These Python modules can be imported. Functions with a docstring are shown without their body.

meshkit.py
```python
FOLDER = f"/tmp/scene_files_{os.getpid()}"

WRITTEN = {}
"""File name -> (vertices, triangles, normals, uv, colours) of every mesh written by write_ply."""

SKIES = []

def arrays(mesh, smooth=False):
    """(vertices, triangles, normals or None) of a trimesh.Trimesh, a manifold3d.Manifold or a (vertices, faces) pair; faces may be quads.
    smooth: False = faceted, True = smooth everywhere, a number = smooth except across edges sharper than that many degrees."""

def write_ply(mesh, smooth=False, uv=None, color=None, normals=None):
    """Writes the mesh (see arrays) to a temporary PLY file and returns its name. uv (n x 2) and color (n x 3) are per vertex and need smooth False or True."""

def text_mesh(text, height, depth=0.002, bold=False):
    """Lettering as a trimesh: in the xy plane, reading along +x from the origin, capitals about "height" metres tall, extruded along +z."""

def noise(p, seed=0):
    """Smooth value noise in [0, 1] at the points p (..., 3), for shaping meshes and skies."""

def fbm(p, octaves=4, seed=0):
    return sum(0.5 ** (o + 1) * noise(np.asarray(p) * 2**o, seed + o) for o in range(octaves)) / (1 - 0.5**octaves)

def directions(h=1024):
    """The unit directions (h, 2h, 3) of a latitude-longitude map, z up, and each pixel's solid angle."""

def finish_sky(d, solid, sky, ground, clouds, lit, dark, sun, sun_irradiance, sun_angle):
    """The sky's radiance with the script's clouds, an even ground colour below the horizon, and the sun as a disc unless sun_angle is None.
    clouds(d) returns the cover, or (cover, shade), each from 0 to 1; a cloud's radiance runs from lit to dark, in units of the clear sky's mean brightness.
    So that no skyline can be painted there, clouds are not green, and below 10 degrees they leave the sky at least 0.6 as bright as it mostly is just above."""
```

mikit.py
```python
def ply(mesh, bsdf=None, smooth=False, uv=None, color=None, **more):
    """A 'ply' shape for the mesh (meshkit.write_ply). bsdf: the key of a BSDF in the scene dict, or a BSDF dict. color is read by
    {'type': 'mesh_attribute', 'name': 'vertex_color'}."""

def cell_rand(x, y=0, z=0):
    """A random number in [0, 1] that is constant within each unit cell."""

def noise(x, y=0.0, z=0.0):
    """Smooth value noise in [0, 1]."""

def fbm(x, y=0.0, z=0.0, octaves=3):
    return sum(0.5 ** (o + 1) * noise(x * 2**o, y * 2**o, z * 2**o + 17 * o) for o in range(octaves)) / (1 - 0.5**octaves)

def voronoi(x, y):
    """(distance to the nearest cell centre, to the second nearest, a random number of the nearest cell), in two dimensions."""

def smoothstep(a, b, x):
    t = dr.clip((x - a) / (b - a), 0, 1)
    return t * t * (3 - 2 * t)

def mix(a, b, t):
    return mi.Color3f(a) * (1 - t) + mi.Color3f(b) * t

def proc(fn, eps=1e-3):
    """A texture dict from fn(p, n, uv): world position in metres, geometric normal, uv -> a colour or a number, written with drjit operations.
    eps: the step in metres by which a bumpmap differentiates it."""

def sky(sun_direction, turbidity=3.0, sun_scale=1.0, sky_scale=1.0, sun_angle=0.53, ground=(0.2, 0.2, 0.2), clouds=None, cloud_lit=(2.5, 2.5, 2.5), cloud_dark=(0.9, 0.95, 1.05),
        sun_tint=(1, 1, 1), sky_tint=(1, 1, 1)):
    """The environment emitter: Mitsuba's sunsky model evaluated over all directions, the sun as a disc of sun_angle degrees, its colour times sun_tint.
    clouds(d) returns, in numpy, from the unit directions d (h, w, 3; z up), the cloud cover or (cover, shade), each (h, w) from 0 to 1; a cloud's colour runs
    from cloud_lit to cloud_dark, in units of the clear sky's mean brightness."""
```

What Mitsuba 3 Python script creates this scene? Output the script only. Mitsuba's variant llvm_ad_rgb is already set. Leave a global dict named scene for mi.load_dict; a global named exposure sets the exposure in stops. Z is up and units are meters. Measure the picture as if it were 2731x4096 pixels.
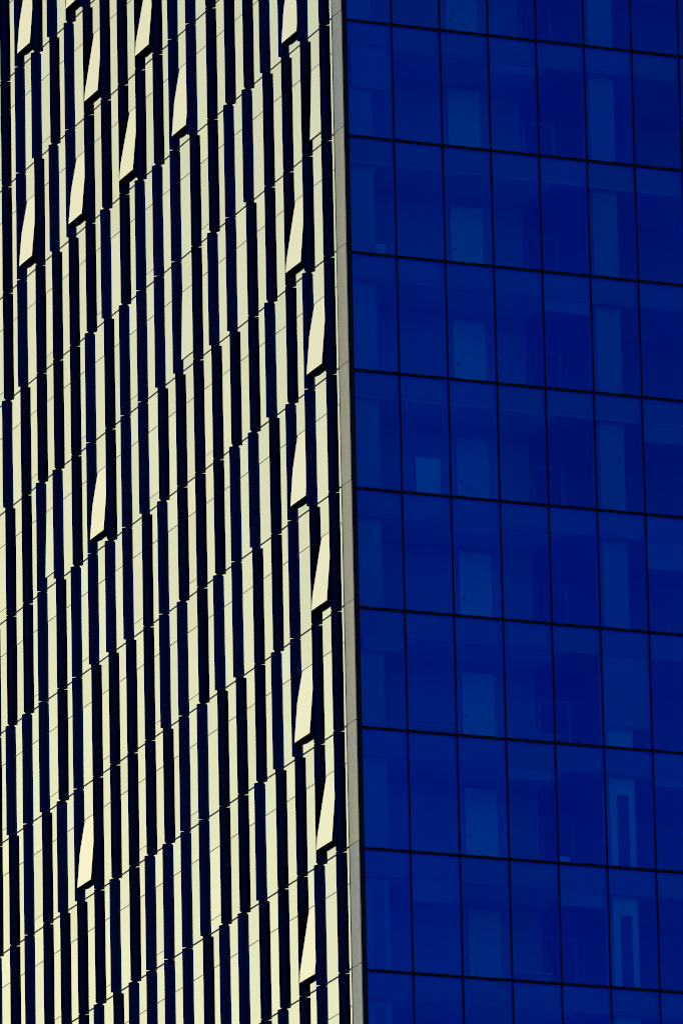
import math, random
import numpy as np
import trimesh
import drjit as dr
import mitsuba as mi
import mikit
from mikit import ply, proc, noise, fbm, smoothstep
import meshkit

T = mi.ScalarTransform4f
rng = random.Random(11)
scene, labels = {}, {}

# ------------------------------------------------------------------ camera
ZO = 78.3                                   # height of the reference floor line above the ground
AZ, EL, ROLL = 0.38271430, 0.28076817, -0.02108978
FPX, DIST, PX0, PY0 = 37685.399, 273.1631, 1402.017, 1918.766      # telephoto, in photograph pixels
fwd = np.array([math.sin(AZ) * math.cos(EL), math.cos(AZ) * math.cos(EL), math.sin(EL)])
rt0 = np.array([math.cos(AZ), -math.sin(AZ), 0.0])
up0 = np.cross(rt0, fwd)
RGT = math.cos(ROLL) * rt0 + math.sin(ROLL) * up0
UPV = -math.sin(ROLL) * rt0 + math.cos(ROLL) * up0
CAM = -DIST * (fwd + RGT * (PX0 - 1365.5) / FPX - UPV * (PY0 - 2048) / FPX) + np.array([0, 0, ZO])
scene['camera'] = {
    'type': 'perspective', 'fov': math.degrees(2 * math.atan(1365.5 / FPX)), 'fov_axis': 'x',
    'near_clip': 1.0, 'far_clip': 9000.0,
    'to_world': T().look_at(origin=CAM.tolist(), target=(CAM + fwd * 100).tolist(), up=UPV.tolist())}
exposure = 2.9

# ------------------------------------------------------------------ sky (late sun to the left, behind the receding facade)
def sun_dir(az, el):
    a, e = math.radians(az), math.radians(el)
    return [math.sin(a) * math.cos(e), math.cos(a) * math.cos(e), math.sin(e)]

scene['sky'] = mikit.sky(sun_dir(6, 22), turbidity=3.0, sky_tint=(1.05, 0.92, 0.72))

# ------------------------------------------------------------------ materials
def rgb(*c):
    return {'type': 'rgb', 'value': list(c)}

def mirror_bump(p, n, uv):
    return fbm(p.y * 1.3 + p.z * 0.15, p.z * 0.8, p.x, octaves=2)

def silver(k):
    return {'type': 'twosided', 'bsdf': {'type': 'bumpmap', 'scale': 0.0012, 'tex': proc(mirror_bump, 0.01),
                                         'bsdf': {'type': 'conductor', 'material': 'none', 'specular_reflectance': rgb(0.640 * k, 0.613 * k, 0.458 * k)}}}

for q, k in enumerate((1.0, 0.955, 1.03, 0.98)):     # batches of coated glass differ a little
    scene[f'silver_glass_{q}'] = silver(k)
scene['vent_glass_brightened'] = {'type': 'twosided', 'bsdf': {'type': 'bumpmap', 'scale': 0.0012, 'tex': proc(mirror_bump, 0.01),
                                 'bsdf': {'type': 'conductor', 'material': 'none', 'specular_reflectance': rgb(0.745, 0.69, 0.525)}}}  # reflectance raised so wide-open sashes show a brighter sky reflection
for q, k in enumerate((1.0, 0.93, 1.05)):
    scene[f'blue_glass_{q}'] = {'type': 'thindielectric', 'int_ior': 2.06, 'specular_reflectance': rgb(0.0005, 0.030 * k, 0.95 * k),
                                'specular_transmittance': rgb(0.008, 0.47, 0.8)}
scene['fin_metal'] = {'type': 'roughplastic', 'distribution': 'ggx', 'alpha': 0.07, 'int_ior': 1.4, 'diffuse_reflectance': rgb(0.0001, 0.00004, 0.034), 'specular_reflectance': rgb(0.008, 0.14, 1.0)}
scene['dark_gasket'] = {'type': 'twosided', 'bsdf': {'type': 'principled', 'base_color': rgb(0.0004, 0.0002, 0.006), 'roughness': 0.6, 'specular': 0.05}}
scene['return_metal'] = {'type': 'principled', 'base_color': rgb(0.0006, 0.0004, 0.016), 'roughness': 0.5, 'specular': 0.05}
scene['bar_metal'] = {'type': 'twosided', 'bsdf': {'type': 'roughconductor', 'material': 'none', 'alpha': 0.15, 'specular_reflectance': rgb(0.06, 0.05, 0.07)}}

def panel_tex(r, g, b):
    def fn(p, n, uv):
        v = 1.0 + 0.16 * (noise(p.y * 150, p.z * 150, p.x * 150) - 0.5) + 0.16 * (fbm(p.y * 4, p.z * 0.5, 2.0) - 0.5) + 0.10 * (fbm(p.y * 30, p.z * 0.7, 5.0) - 0.5)
        return mi.Color3f(v * r, v * g, v * b)
    return proc(fn)

scene['corner_metal'] = {'type': 'principled', 'base_color': panel_tex(0.42, 0.37, 0.285), 'roughness': 0.42, 'metallic': 0.6, 'specular': 0.4}
scene['corner_metal_cool_reflection'] = {'type': 'principled', 'base_color': panel_tex(0.33, 0.315, 0.31), 'roughness': 0.42, 'metallic': 0.6, 'specular': 0.4}  # cool reflections on the top and bottom panels put into the base colour
scene['frame_metal'] = {'type': 'roughplastic', 'distribution': 'ggx', 'alpha': 0.2, 'int_ior': 1.5, 'diffuse_reflectance': rgb(0.0005, 0.0008, 0.006), 'specular_reflectance': rgb(0.05, 0.25, 0.9)}
scene['room_white'] = {'type': 'twosided', 'bsdf': {'type': 'diffuse', 'reflectance': rgb(0.75, 0.75, 0.72)}}
scene['room_door'] = {'type': 'twosided', 'bsdf': {'type': 'diffuse', 'reflectance': rgb(0.60, 0.60, 0.58)}}
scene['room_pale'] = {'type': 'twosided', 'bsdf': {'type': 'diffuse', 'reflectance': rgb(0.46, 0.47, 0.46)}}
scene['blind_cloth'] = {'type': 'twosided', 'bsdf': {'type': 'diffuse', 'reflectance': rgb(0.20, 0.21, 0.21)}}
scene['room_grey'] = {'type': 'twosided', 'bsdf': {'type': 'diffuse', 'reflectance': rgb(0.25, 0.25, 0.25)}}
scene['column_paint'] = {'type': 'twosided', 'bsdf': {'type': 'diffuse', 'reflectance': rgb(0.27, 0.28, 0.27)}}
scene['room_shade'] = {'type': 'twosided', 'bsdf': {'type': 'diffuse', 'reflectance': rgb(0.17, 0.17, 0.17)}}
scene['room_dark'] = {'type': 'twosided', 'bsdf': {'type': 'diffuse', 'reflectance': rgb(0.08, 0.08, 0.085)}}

def ground_tex(p, n, uv):
    g = 0.16 + 0.08 * fbm(p.x * 0.02, p.y * 0.02)
    return mi.Color3f(g, g, g * 0.97)

scene['ground_mat'] = {'type': 'diffuse', 'reflectance': proc(ground_tex)}

# ------------------------------------------------------------------ mesh helpers
def box(x0, x1, y0, y1, z0, z1):
    m = trimesh.creation.box(extents=(x1 - x0, y1 - y0, z1 - z0))
    m.apply_translation(((x0 + x1) / 2, (y0 + y1) / 2, (z0 + z1) / 2))
    return m

def join(ms):
    return trimesh.util.concatenate(ms)

def hexa(v):
    """Eight corners, bottom ring then top ring."""
    f = [[0, 3, 2], [0, 2, 1], [4, 5, 6], [4, 6, 7]] + [t for i in range(4) for t in ([i, (i + 1) % 4, (i + 1) % 4 + 4], [i, (i + 1) % 4 + 4, i + 4])]
    m = trimesh.Trimesh(np.array(v, float), np.array(f), process=False)
    if m.volume < 0:
        m.invert()
    return m

count = {}
def key_for(name):
    n = count.get(name, 0)
    count[name] = n + 1
    return name if n == 0 else f'{name}_{n:03d}'

def put(name, shape, **lab):
    k = key_for(name)
    scene[k] = shape
    if lab:
        labels[k] = lab
    return k

cache = {}
def shared(tag, make, mat, **kw):
    if tag not in cache:
        cache[tag] = ply(make(), mat, **kw)
    return cache[tag]

def at(shape, *loc, rot=None):
    m = T().translate(list(loc))
    if rot is not None:
        m = m @ rot
    return {**shape, 'to_world': m}

# ------------------------------------------------------------------ dimensions
H, B = 3.6, 1.54239                         # storey height, bay width
Y1 = 1.40347                                # first fin from the corner
YP = 0.690                                  # width of the metal corner panel
XR, YR, W0 = 0.43546, 0.6, 1.41798          # right facade: first pane starts, set-back, first pane width
ZR = -0.0446
CX = 0.194                                  # width of the corner return
TR, SI = 0.304 * H, 0.890 * H               # transom and sill below the storey's top line
def zl(k):
    return ZO - (k - 4) * H

def project(P):
    d = np.asarray(P, float) - CAM
    z = d @ fwd
    return 1365.5 + FPX * (d @ RGT) / z, 2048 - FPX * (d @ UPV) / z

def seen(P, m=110):
    x, y = project(P)
    return -m < x < 2731 + m and -m < y < 4096 + m

TW = 'office_tower'
labels[TW] = {'label': 'glass office tower with one pale finned facade and one deep blue glazed facade', 'category': 'building'}

# ------------------------------------------------------------------ setting
g = trimesh.creation.box(extents=(8000, 8000, 0.4)); g.apply_translation((0, 0, -0.2))
scene['ground'] = ply(g, 'ground_mat')
labels['ground'] = {'label': 'pale paved city ground far below the tower', 'category': 'ground', 'kind': 'structure'}

# ------------------------------------------------------------------ left facade
# tilt of every fin, storeys -2 .. 9 from the top, fins 1 .. 19 from the corner (A leans away from the corner, B towards it)
FINS = {-2: 'BABABABBABBABABABAB', -1: 'ABBABABAABBBBBABAAB', 0: 'BAAABBBAABBBBBAABAB', 1: 'BBBBAABBAAABABBBBAB', 2: 'BBBBBAABAAAABABBBBA',
        3: 'BABABBBBBBAABABAABB', 4: 'BAABAABBBABAAAABABB', 5: 'BBABBAABAABBBBABAAA', 6: 'BBAABBBAABBBBBAABAB', 7: 'BBBBABBAAAABABBBBAB',
        8: 'BABBBAABAAAABABBABA', 9: 'BABABABBABBABAABABB'}
FAR = 'BABBA'
OPEN = {(0, 2): 4.9, (0, 8): 4.9, (0, 11): 5.3, (0, 14): 4.9, (-1, 10): 5.3, (-1, 13): 4.9, (-2, 14): 5.0, (-2, 17): 5.0, (0, 17): 4.9, (2, 2): 4.9,
        (1, 1): 1.1, (2, 8): 0.9, (3, 16): 0.8, (3, 1): 4.9, (3, 13): 4.9, (4, 2): 4.9, (5, 1): 4.9, (6, 2): 4.9, (6, 14): 4.9, (7, 1): 4.9, (8, 2): 4.9}
OPERABLE = {-1: (10, 13, 16, 19), 0: (2, 8, 11, 14, 17), 1: (1, 7, 10, 13, 16, 19), 2: (2, 8, 11, 14, 17), 3: (1, 7, 10, 13, 16, 19), 4: (2, 8, 11, 14, 17),
            5: (1, 8, 10, 13, 16, 19), 6: (2, 8, 11, 14, 17), 7: (1, 7, 10, 13, 16, 19), 8: (2, 8, 11), -2: (14, 17), 9: (1,)}
NC = 21                                     # cells built along the facade

def fin_type(s, i):
    return FINS[s][i - 1] if i <= 19 else FAR[(i + 2 * s) % 5]

STEM, TIP, SWING, CH = 0.085, 0.173, 0.101, 0.02
def fin_mesh(kind):
    s = SWING if kind == 'A' else -SWING
    e = 0.003
    stem = box(-STEM - 0.006, -0.0005, -0.013, 0.013, -H + e, -e)
    d = np.array([-(TIP - STEM), s]); L = np.hypot(*d); n = np.array([-d[1], d[0]]) / L * 0.009
    a, b = np.array([-STEM, 0.0]), np.array([-TIP, s])
    ring = [a + n, a - n, b - n, b + n]
    ins = [e + 0.002, e + 0.002, CH, CH]
    blade = hexa([[*p, -H + c] for p, c in zip(ring, ins)] + [[*p, -c] for p, c in zip(ring, ins)])
    return join([stem, blade])

def glass_mesh(w, h):
    m = box(0, 0.024, -w / 2, w / 2, -h / 2, h / 2)
    return m

GW = B - 0.030
def pane(name, s, y, z0, z1, w=GW):
    """A flat pane between z0 and z1, its centre at y, turned very slightly as real panes are."""
    h = z1 - z0
    r = T().rotate([0, 1, 0], rng.gauss(0, 0.06)) @ T().rotate([0, 0, 1], rng.gauss(0, 0.05))
    q = rng.choice((0, 0, 0, 1, 2, 3, 3))
    put(name, at(shared(('pane', q, round(w, 4), round(h, 4)), lambda: glass_mesh(w, h), f'silver_glass_{q}'), 0, y, (z0 + z1) / 2, rot=r))

def open_window(s, c, y, ang):
    ang += rng.uniform(-0.35, 0.35) if ang > 2 else 0.0
    zt, zb = zl(s - 1) - TR - 0.014, zl(s - 1) - SI + 0.006
    h, w = zt - zb + 0.035, GW - 0.29
    rot = T().translate([-0.004, y, zt]) @ T().rotate([0, 1, 0], ang)
    def frame():
        t = 0.03
        return join([box(0.0245, 0.075, -w / 2, -w / 2 + t, -h, 0), box(0.0245, 0.075, w / 2 - t, w / 2, -h, 0), box(0.0245, 0.075, -w / 2 + t, w / 2 - t, -t, 0),
                     box(0.0245, 0.085, -w / 2 + t, w / 2 - t, -h, -h + 0.05)])
    wide = ang > 2
    k = put(f'{TW}__open_window', {**shared('openframe', frame, 'frame_metal'), 'to_world': rot},
            label='top-hinged window pushed wide open from the mirrored facade' if wide else 'top-hinged window set slightly ajar')
    scene[f'{k}__pane'] = {**shared(('openpane', wide), lambda: box(0, 0.024, -w / 2, w / 2, -h, 0), 'vent_glass_brightened' if wide else 'silver_glass_2'), 'to_world': rot}
    # dark reveal round the opening and the stays that hold the sash
    def reveal():
        return join([box(0.028, 0.16, -w / 2, -w / 2 + 0.03, zb, zt), box(0.028, 0.16, w / 2 - 0.03, w / 2, zb, zt), box(0.0, 0.16, -w / 2 + 0.03, w / 2 - 0.03, zb - 0.012, zb + 0.028),
                     box(0.16, 0.17, -w / 2, w / 2, zb, zt)])  # near-black back sheet stands in for the unlit room behind
    h, w = zt - zb, GW
    m = reveal(); m.apply_translation((0, y, 0))
    scene[f'{k}__reveal'] = ply(m, 'dark_gasket')
    d = h * math.sin(math.radians(ang))
    for q, yy in enumerate((y - w / 2 + 0.09, y + w / 2 - 0.09)):
        a = box(-d + 0.03, 0.10, yy - 0.012, yy + 0.012, zb + 0.05, zb + 0.075)
        b2 = box(-d * 0.8, -d * 0.8 + 0.07, yy - 0.03, yy + 0.03, zb - 0.035, zb + 0.05) if wide and q == 1 else box(0.0, 0.05, yy - 0.02, yy + 0.02, zb + 0.03, zb + 0.09)
        scene[f'{k}__stay_arm' + ('' if q == 0 else '_001')] = ply(join([a, b2]), 'frame_metal')

for s in range(-2, 10):
    zt, zb = zl(s - 1), zl(s)
    for i in range(1, NC + 1):              # fins
        y = Y1 + (i - 1) * B
        if seen((0, y, zt), 60) or seen((0, y, zb), 60) or seen((0, y, (zt + zb) / 2), 60):
            k = fin_type(s, i)
            put(f'{TW}__fin', at(shared('fin' + k, lambda: fin_mesh(k), 'fin_metal'), 0, y, zt))
    for c in range(0, NC + 1):              # glazed cells between fin c and fin c + 1 (cell 0 lies next to the corner panel)
        if c == 0:
            ya, yb = YP + 0.022, Y1 - 0.015
        else:
            ya, yb = Y1 + (c - 1) * B + 0.015, Y1 + c * B - 0.015
        yc, w = (ya + yb) / 2, yb - ya
        if not any(seen((0, yc, z)) for z in (zt, zt - TR, (zt + zb) / 2, zb)):
            continue
        pane(f'{TW}__spandrel_pane', s, yc, zt - TR + 0.0115, zt - 0.034, w)
        if (s, c) in OPEN:
            open_window(s, c, yc, OPEN[s, c])
            pane(f'{TW}__sill_pane', s, yc, zb + 0.020, zt - SI - 0.009, w)
        elif c in OPERABLE.get(s, ()):
            pane(f'{TW}__vision_pane', s, yc, zt - SI + 0.009, zt - TR - 0.0135, w)
            pane(f'{TW}__sill_pane', s, yc, zb + 0.020, zt - SI - 0.009, w)
        else:
            pane(f'{TW}__vision_pane', s, yc, zb + 0.020, zt - TR - 0.0135, w)

YFAR = Y1 + NC * B
sill_bars = []
for s in range(-2, 10):
    zt = zl(s - 1)
    for z, h0, h1, pr in ((zt, 0.002, 0.017, 0.006), (zt - TR, -0.013, 0.011, 0.002)):
        a = box(-pr, 0.03, -B / 2 + 0.016, B / 2 - 0.016, h0, h1)
        bars = [a.copy().apply_translation((0, Y1 + (c - 0.5) * B, z)) for c in range(1, NC + 1)]
        bars.append(box(-pr, 0.03, YP + 0.022, Y1 - 0.016, h0 + z, h1 + z))
        put(f'{TW}__glazing_bar', ply(join(bars), 'bar_metal'))
    put(f'{TW}__floor_joint', ply(join([box(-0.004, 0.03, Y1 + (c - 1) * B + 0.016, Y1 + c * B - 0.016, zt - 0.034, zt + 0.002) for c in range(1, NC + 1)] + [box(-0.004, 0.03, YP + 0.022, Y1 - 0.016, zt - 0.034, zt + 0.002)]), 'dark_gasket'))
    for c in OPERABLE.get(s, ()):
        if (s, c) not in OPEN:
            y = Y1 + (c - 0.5) * B
            sill_bars.append(box(-0.003, 0.03, y - B / 2 + 0.016, y + B / 2 - 0.016, zt - SI - 0.009, zt - SI + 0.009))
put(f'{TW}__sill_bar', ply(join(sill_bars), 'bar_metal'), kind='stuff')
put(f'{TW}__backing_wall', ply(box(0.19, 0.30, YP - 0.05, YFAR, zl(10), zl(-4)), 'dark_gasket'))

# ------------------------------------------------------------------ corner
for s in range(-1, 11):
    zt, zb = zl(s - 1), zl(s)
    cool = s <= 1 or s >= 8
    put(f'{TW}__corner_panel', at(shared(('cp', cool), lambda: box(0.0, 0.03, 0.0, YP, -H + 0.016, -0.004), 'corner_metal_cool_reflection' if cool else 'corner_metal'), rng.gauss(0, 0.0015), rng.gauss(0, 0.001), zt))
    put(f'{TW}__panel_joint', at(shared('pj', lambda: box(0.003, 0.032, 0.003, YP - 0.002, -0.004, 0.016), 'dark_gasket'), 0, 0, zt))
    put(f'{TW}__corner_return', at(shared('cr', lambda: box(0.031, CX, 0.001, YR + 0.2, -H + 0.008, -0.004), 'return_metal'), 0, 0, zt))
put(f'{TW}__corner_bead', ply(box(-0.014, 0.03, YP + 0.002, YP + 0.0215, zl(10), zl(-4)), 'dark_gasket'))
put(f'{TW}__corner_core', ply(box(0.034, CX - 0.006, 0.006, YP, zl(10), zl(-4)), 'dark_gasket'))

# ------------------------------------------------------------------ right facade
def xm(j):                                   # left edge of pane j
    return XR if j == 0 else XR + W0 + (j - 1) * B
NP = 8
for s in range(-1, 11):
    zt, zb = zl(s - 1) + ZR, zl(s) + ZR
    for j in range(NP):
        xa = xm(j) if j else CX + 0.002
        xb = xm(j + 1)
        if not any(seen((x, YR, z)) for x in (xa, xb) for z in (zt, zb, (zt + zb) / 2)):
            continue
        w, h = xb - xa - 0.05, H - 0.08
        def sheet():
            v = np.array([[-w / 2, 0, -h / 2], [w / 2, 0, -h / 2], [w / 2, 0, h / 2], [-w / 2, 0, h / 2]])
            return trimesh.Trimesh(v, [[0, 1, 2], [0, 2, 3]], process=False)
        r = T().rotate([1, 0, 0], rng.gauss(0, 0.15)) @ T().rotate([0, 0, 1], rng.gauss(0, 0.15))
        q = rng.choice((0, 0, 1, 2))
        put(f'{TW}__blue_pane', at(shared(('bp', q, round(w, 4)), sheet, f'blue_glass_{q}'), (xa + xb) / 2, YR, (zt + zb) / 2, rot=r))
XE = xm(NP)
for k in range(-2, 11):
    z = zl(k) + ZR
    put(f'{TW}__transom', ply(box(CX + 0.003, XE, YR - 0.012, YR + 0.10, z - 0.043, z + 0.043), 'dark_gasket'))
for j in range(1, NP + 1):
    x = xm(j)
    put(f'{TW}__mullion', ply(box(x - 0.026, x + 0.026, YR - 0.009, YR + 0.09, zl(10), zl(-4)), 'dark_gasket'))

# rooms behind the blue glass
DEEP = 7.0
for s in range(-1, 11):
    zt, zb = zl(s - 1) + ZR, zl(s) + ZR
    put(f'{TW}__floor_slab', ply(box(0.31, XE + 3, YR + 0.15, YR + DEEP, zb - 0.30, zb - 0.02), 'room_grey'))
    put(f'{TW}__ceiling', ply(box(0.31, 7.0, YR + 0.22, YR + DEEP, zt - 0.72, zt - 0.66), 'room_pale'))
    put(f'{TW}__ceiling', ply(box(7.004, XE + 3, YR + 0.22, YR + DEEP, zt - 0.72, zt - 0.66), 'room_shade'))  # weaker light away from the corner put into a darker ceiling colour
    rr = random.Random(50 + s)
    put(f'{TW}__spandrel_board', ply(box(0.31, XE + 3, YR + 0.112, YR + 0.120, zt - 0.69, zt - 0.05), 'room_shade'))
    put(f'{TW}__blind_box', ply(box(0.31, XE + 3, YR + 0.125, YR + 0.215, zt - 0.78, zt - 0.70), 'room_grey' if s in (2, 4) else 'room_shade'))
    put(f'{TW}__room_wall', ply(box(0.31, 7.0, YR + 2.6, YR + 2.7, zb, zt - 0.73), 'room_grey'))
    put(f'{TW}__room_wall', ply(box(7.0, XE + 3, YR + 3.6, YR + 3.7, zb, zt - 0.73), 'room_dark'))  # darker wall colour carries the dimmer light of this second room
    put(f'{TW}__partition', ply(box(6.9, 7.0, YR + 2.7, YR + 3.6, zb, zt - 0.73), 'room_pale'))
    put(f'{TW}__room_column', ply(box(0.576, 1.31, YR + 0.35, YR + 0.9, zb, zt - 0.73), 'column_paint'))
    put(f'{TW}__room_column', ply(box(8.35, 9.14, YR + 0.45, YR + 1.0, zb, zt - 0.73), 'room_pale' if s >= 6 else 'column_paint'))
    if s >= 8:
        put(f'{TW}__cupboard_recess', ply(box(0.80, 1.14, YR + 0.33, YR + 0.349, zb + 0.1, zt - 0.95), 'room_shade'))
    if s >= 7:
        put(f'{TW}__cupboard_recess', ply(box(8.58, 8.94, YR + 0.43, YR + 0.449, zb + 0.1, zt - 1.3), 'room_dark'))
    dh = 2.75 - 0.12 * rr.random()
    d = put(f'{TW}__office_door', ply(box(4.65, 5.66, YR + 2.52, YR + 2.595, zb, zb + dh), 'room_door' if s % 4 else 'room_pale'))
    scene[f'{d}__handle'] = ply(box(4.72, 4.79, YR + 2.46, YR + 2.515, zb + 1.28, zb + 1.32), 'room_dark')
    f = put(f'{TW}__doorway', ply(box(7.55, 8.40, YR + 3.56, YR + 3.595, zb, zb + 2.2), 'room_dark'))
    scene[f'{f}__frame'] = ply(join([box(7.43, 7.545, YR + 3.5, YR + 3.595, zb, zb + 2.3), box(8.405, 8.52, YR + 3.5, YR + 3.595, zb, zb + 2.3), box(7.545, 8.405, YR + 3.5, YR + 3.595, zb + 2.205, zb + 2.3)]), ['room_shade', 'room_grey', 'room_shade', 'room_shade', 'room_grey'][s % 5])
for s, j, drop in ((0, 1, 0.5), (1, 3, 0.35), (1, 0, 1.3), (3, 4, 0.45), (4, 6, 0.6), (5, 2, 0.25), (5, 6, 0.9), (6, 0, 0.5), (6, 5, 2.2), (7, 3, 0.4), (7, 6, 0.3), (8, 1, 0.7), (8, 4, 0.5)):
    zt = zl(s - 1) + ZR - 0.71
    xa, xb = max(xm(j), 0.5) + 0.1, xm(j + 1) + 0.03
    put(f'{TW}__roller_blind', ply(box(xa, xb, YR + 0.17, YR + 0.174, zt - drop, zt), 'blind_cloth'))
put(f'{TW}__core', ply(box(0.31, XE + 3, YR + DEEP, YR + DEEP + 20, 0, zl(-4)), 'room_dark'))

# ------------------------------------------------------------------ loose things seen through the blue glass
def stand(k):
    return zl(k) + ZR - 0.02                 # floor of the storey above line k

def loose(name, mesh, mat, label, cat):
    k = put(name, ply(mesh, mat))
    labels[k] = {'label': label, 'category': cat}
    return k

z = stand(4)
k = loose('storage_cabinet', box(2.45, 3.22, YR + 0.36, YR + 0.95, z, z + 1.20), 'room_pale', 'low pale cabinet standing behind the blue glass, second pane from the corner', 'cabinet')
scene[f'{k}__top'] = ply(box(2.43, 3.24, YR + 0.34, YR + 0.97, z + 1.201, z + 1.235), 'room_pale')
z = stand(2)
loose('storage_box', join([box(1.35, 1.66, YR + 0.4, YR + 0.75, z, z + 0.42), box(1.34, 1.67, YR + 0.39, YR + 0.76, z + 0.42, z + 0.50)]), 'room_pale', 'pale lidded box on the floor beside the corner column, second full storey from the top', 'box')
loose('bin_bag', trimesh.creation.icosphere(subdivisions=2, radius=0.2).apply_scale((1.3, 1.0, 0.7)).apply_translation((2.05, YR + 0.6, z + 0.14)), 'room_grey', 'slumped grey sack beside the lidded box', 'sack')
def desk(k, x, w, label, mat='room_pale'):
    z = stand(k)
    t = key_for('office_desk')
    labels[t] = {'label': label, 'category': 'desk'}
    scene[f'{t}__desktop'] = ply(box(x, x + w, YR + 1.7, YR + 2.4, z + 0.71, z + 0.745), mat)
    scene[f'{t}__modesty_panel'] = ply(box(x + 0.05, x + w - 0.05, YR + 1.76, YR + 1.78, z + 0.30, z + 0.708), 'room_shade')
    for q, xx in enumerate((x + 0.02, x + w - 0.07)):
        scene[f'{t}__leg' + ('' if q == 0 else '_001')] = ply(box(xx, xx + 0.05, YR + 1.8, YR + 2.3, z, z + 0.709), 'room_grey')
desk(6, 2.9, 1.3, 'pale desk behind the second pane from the corner, seventh storey down')
desk(6, 6.45, 0.9, 'short pale desk behind the fourth pane from the corner, left of the dark doorway')
desk(8, 5.9, 1.0, 'long pale desk near the floor of the lowest whole storey')
z = stand(7)
loose('carton', box(6.75, 7.05, YR + 0.5, YR + 0.8, z, z + 0.36), 'room_pale', 'pale carton on the floor by the glass below the dark doorway', 'box')
z = stand(6)
c = trimesh.creation.cylinder(radius=0.02, segment=[(2.35, YR + 0.7, z + 0.2), (3.55, YR + 0.8, z + 1.75)], sections=10)
loose('leaning_pole', c, 'room_grey', 'thin pale pole leaning diagonally behind the second pane from the corner', 'pole')
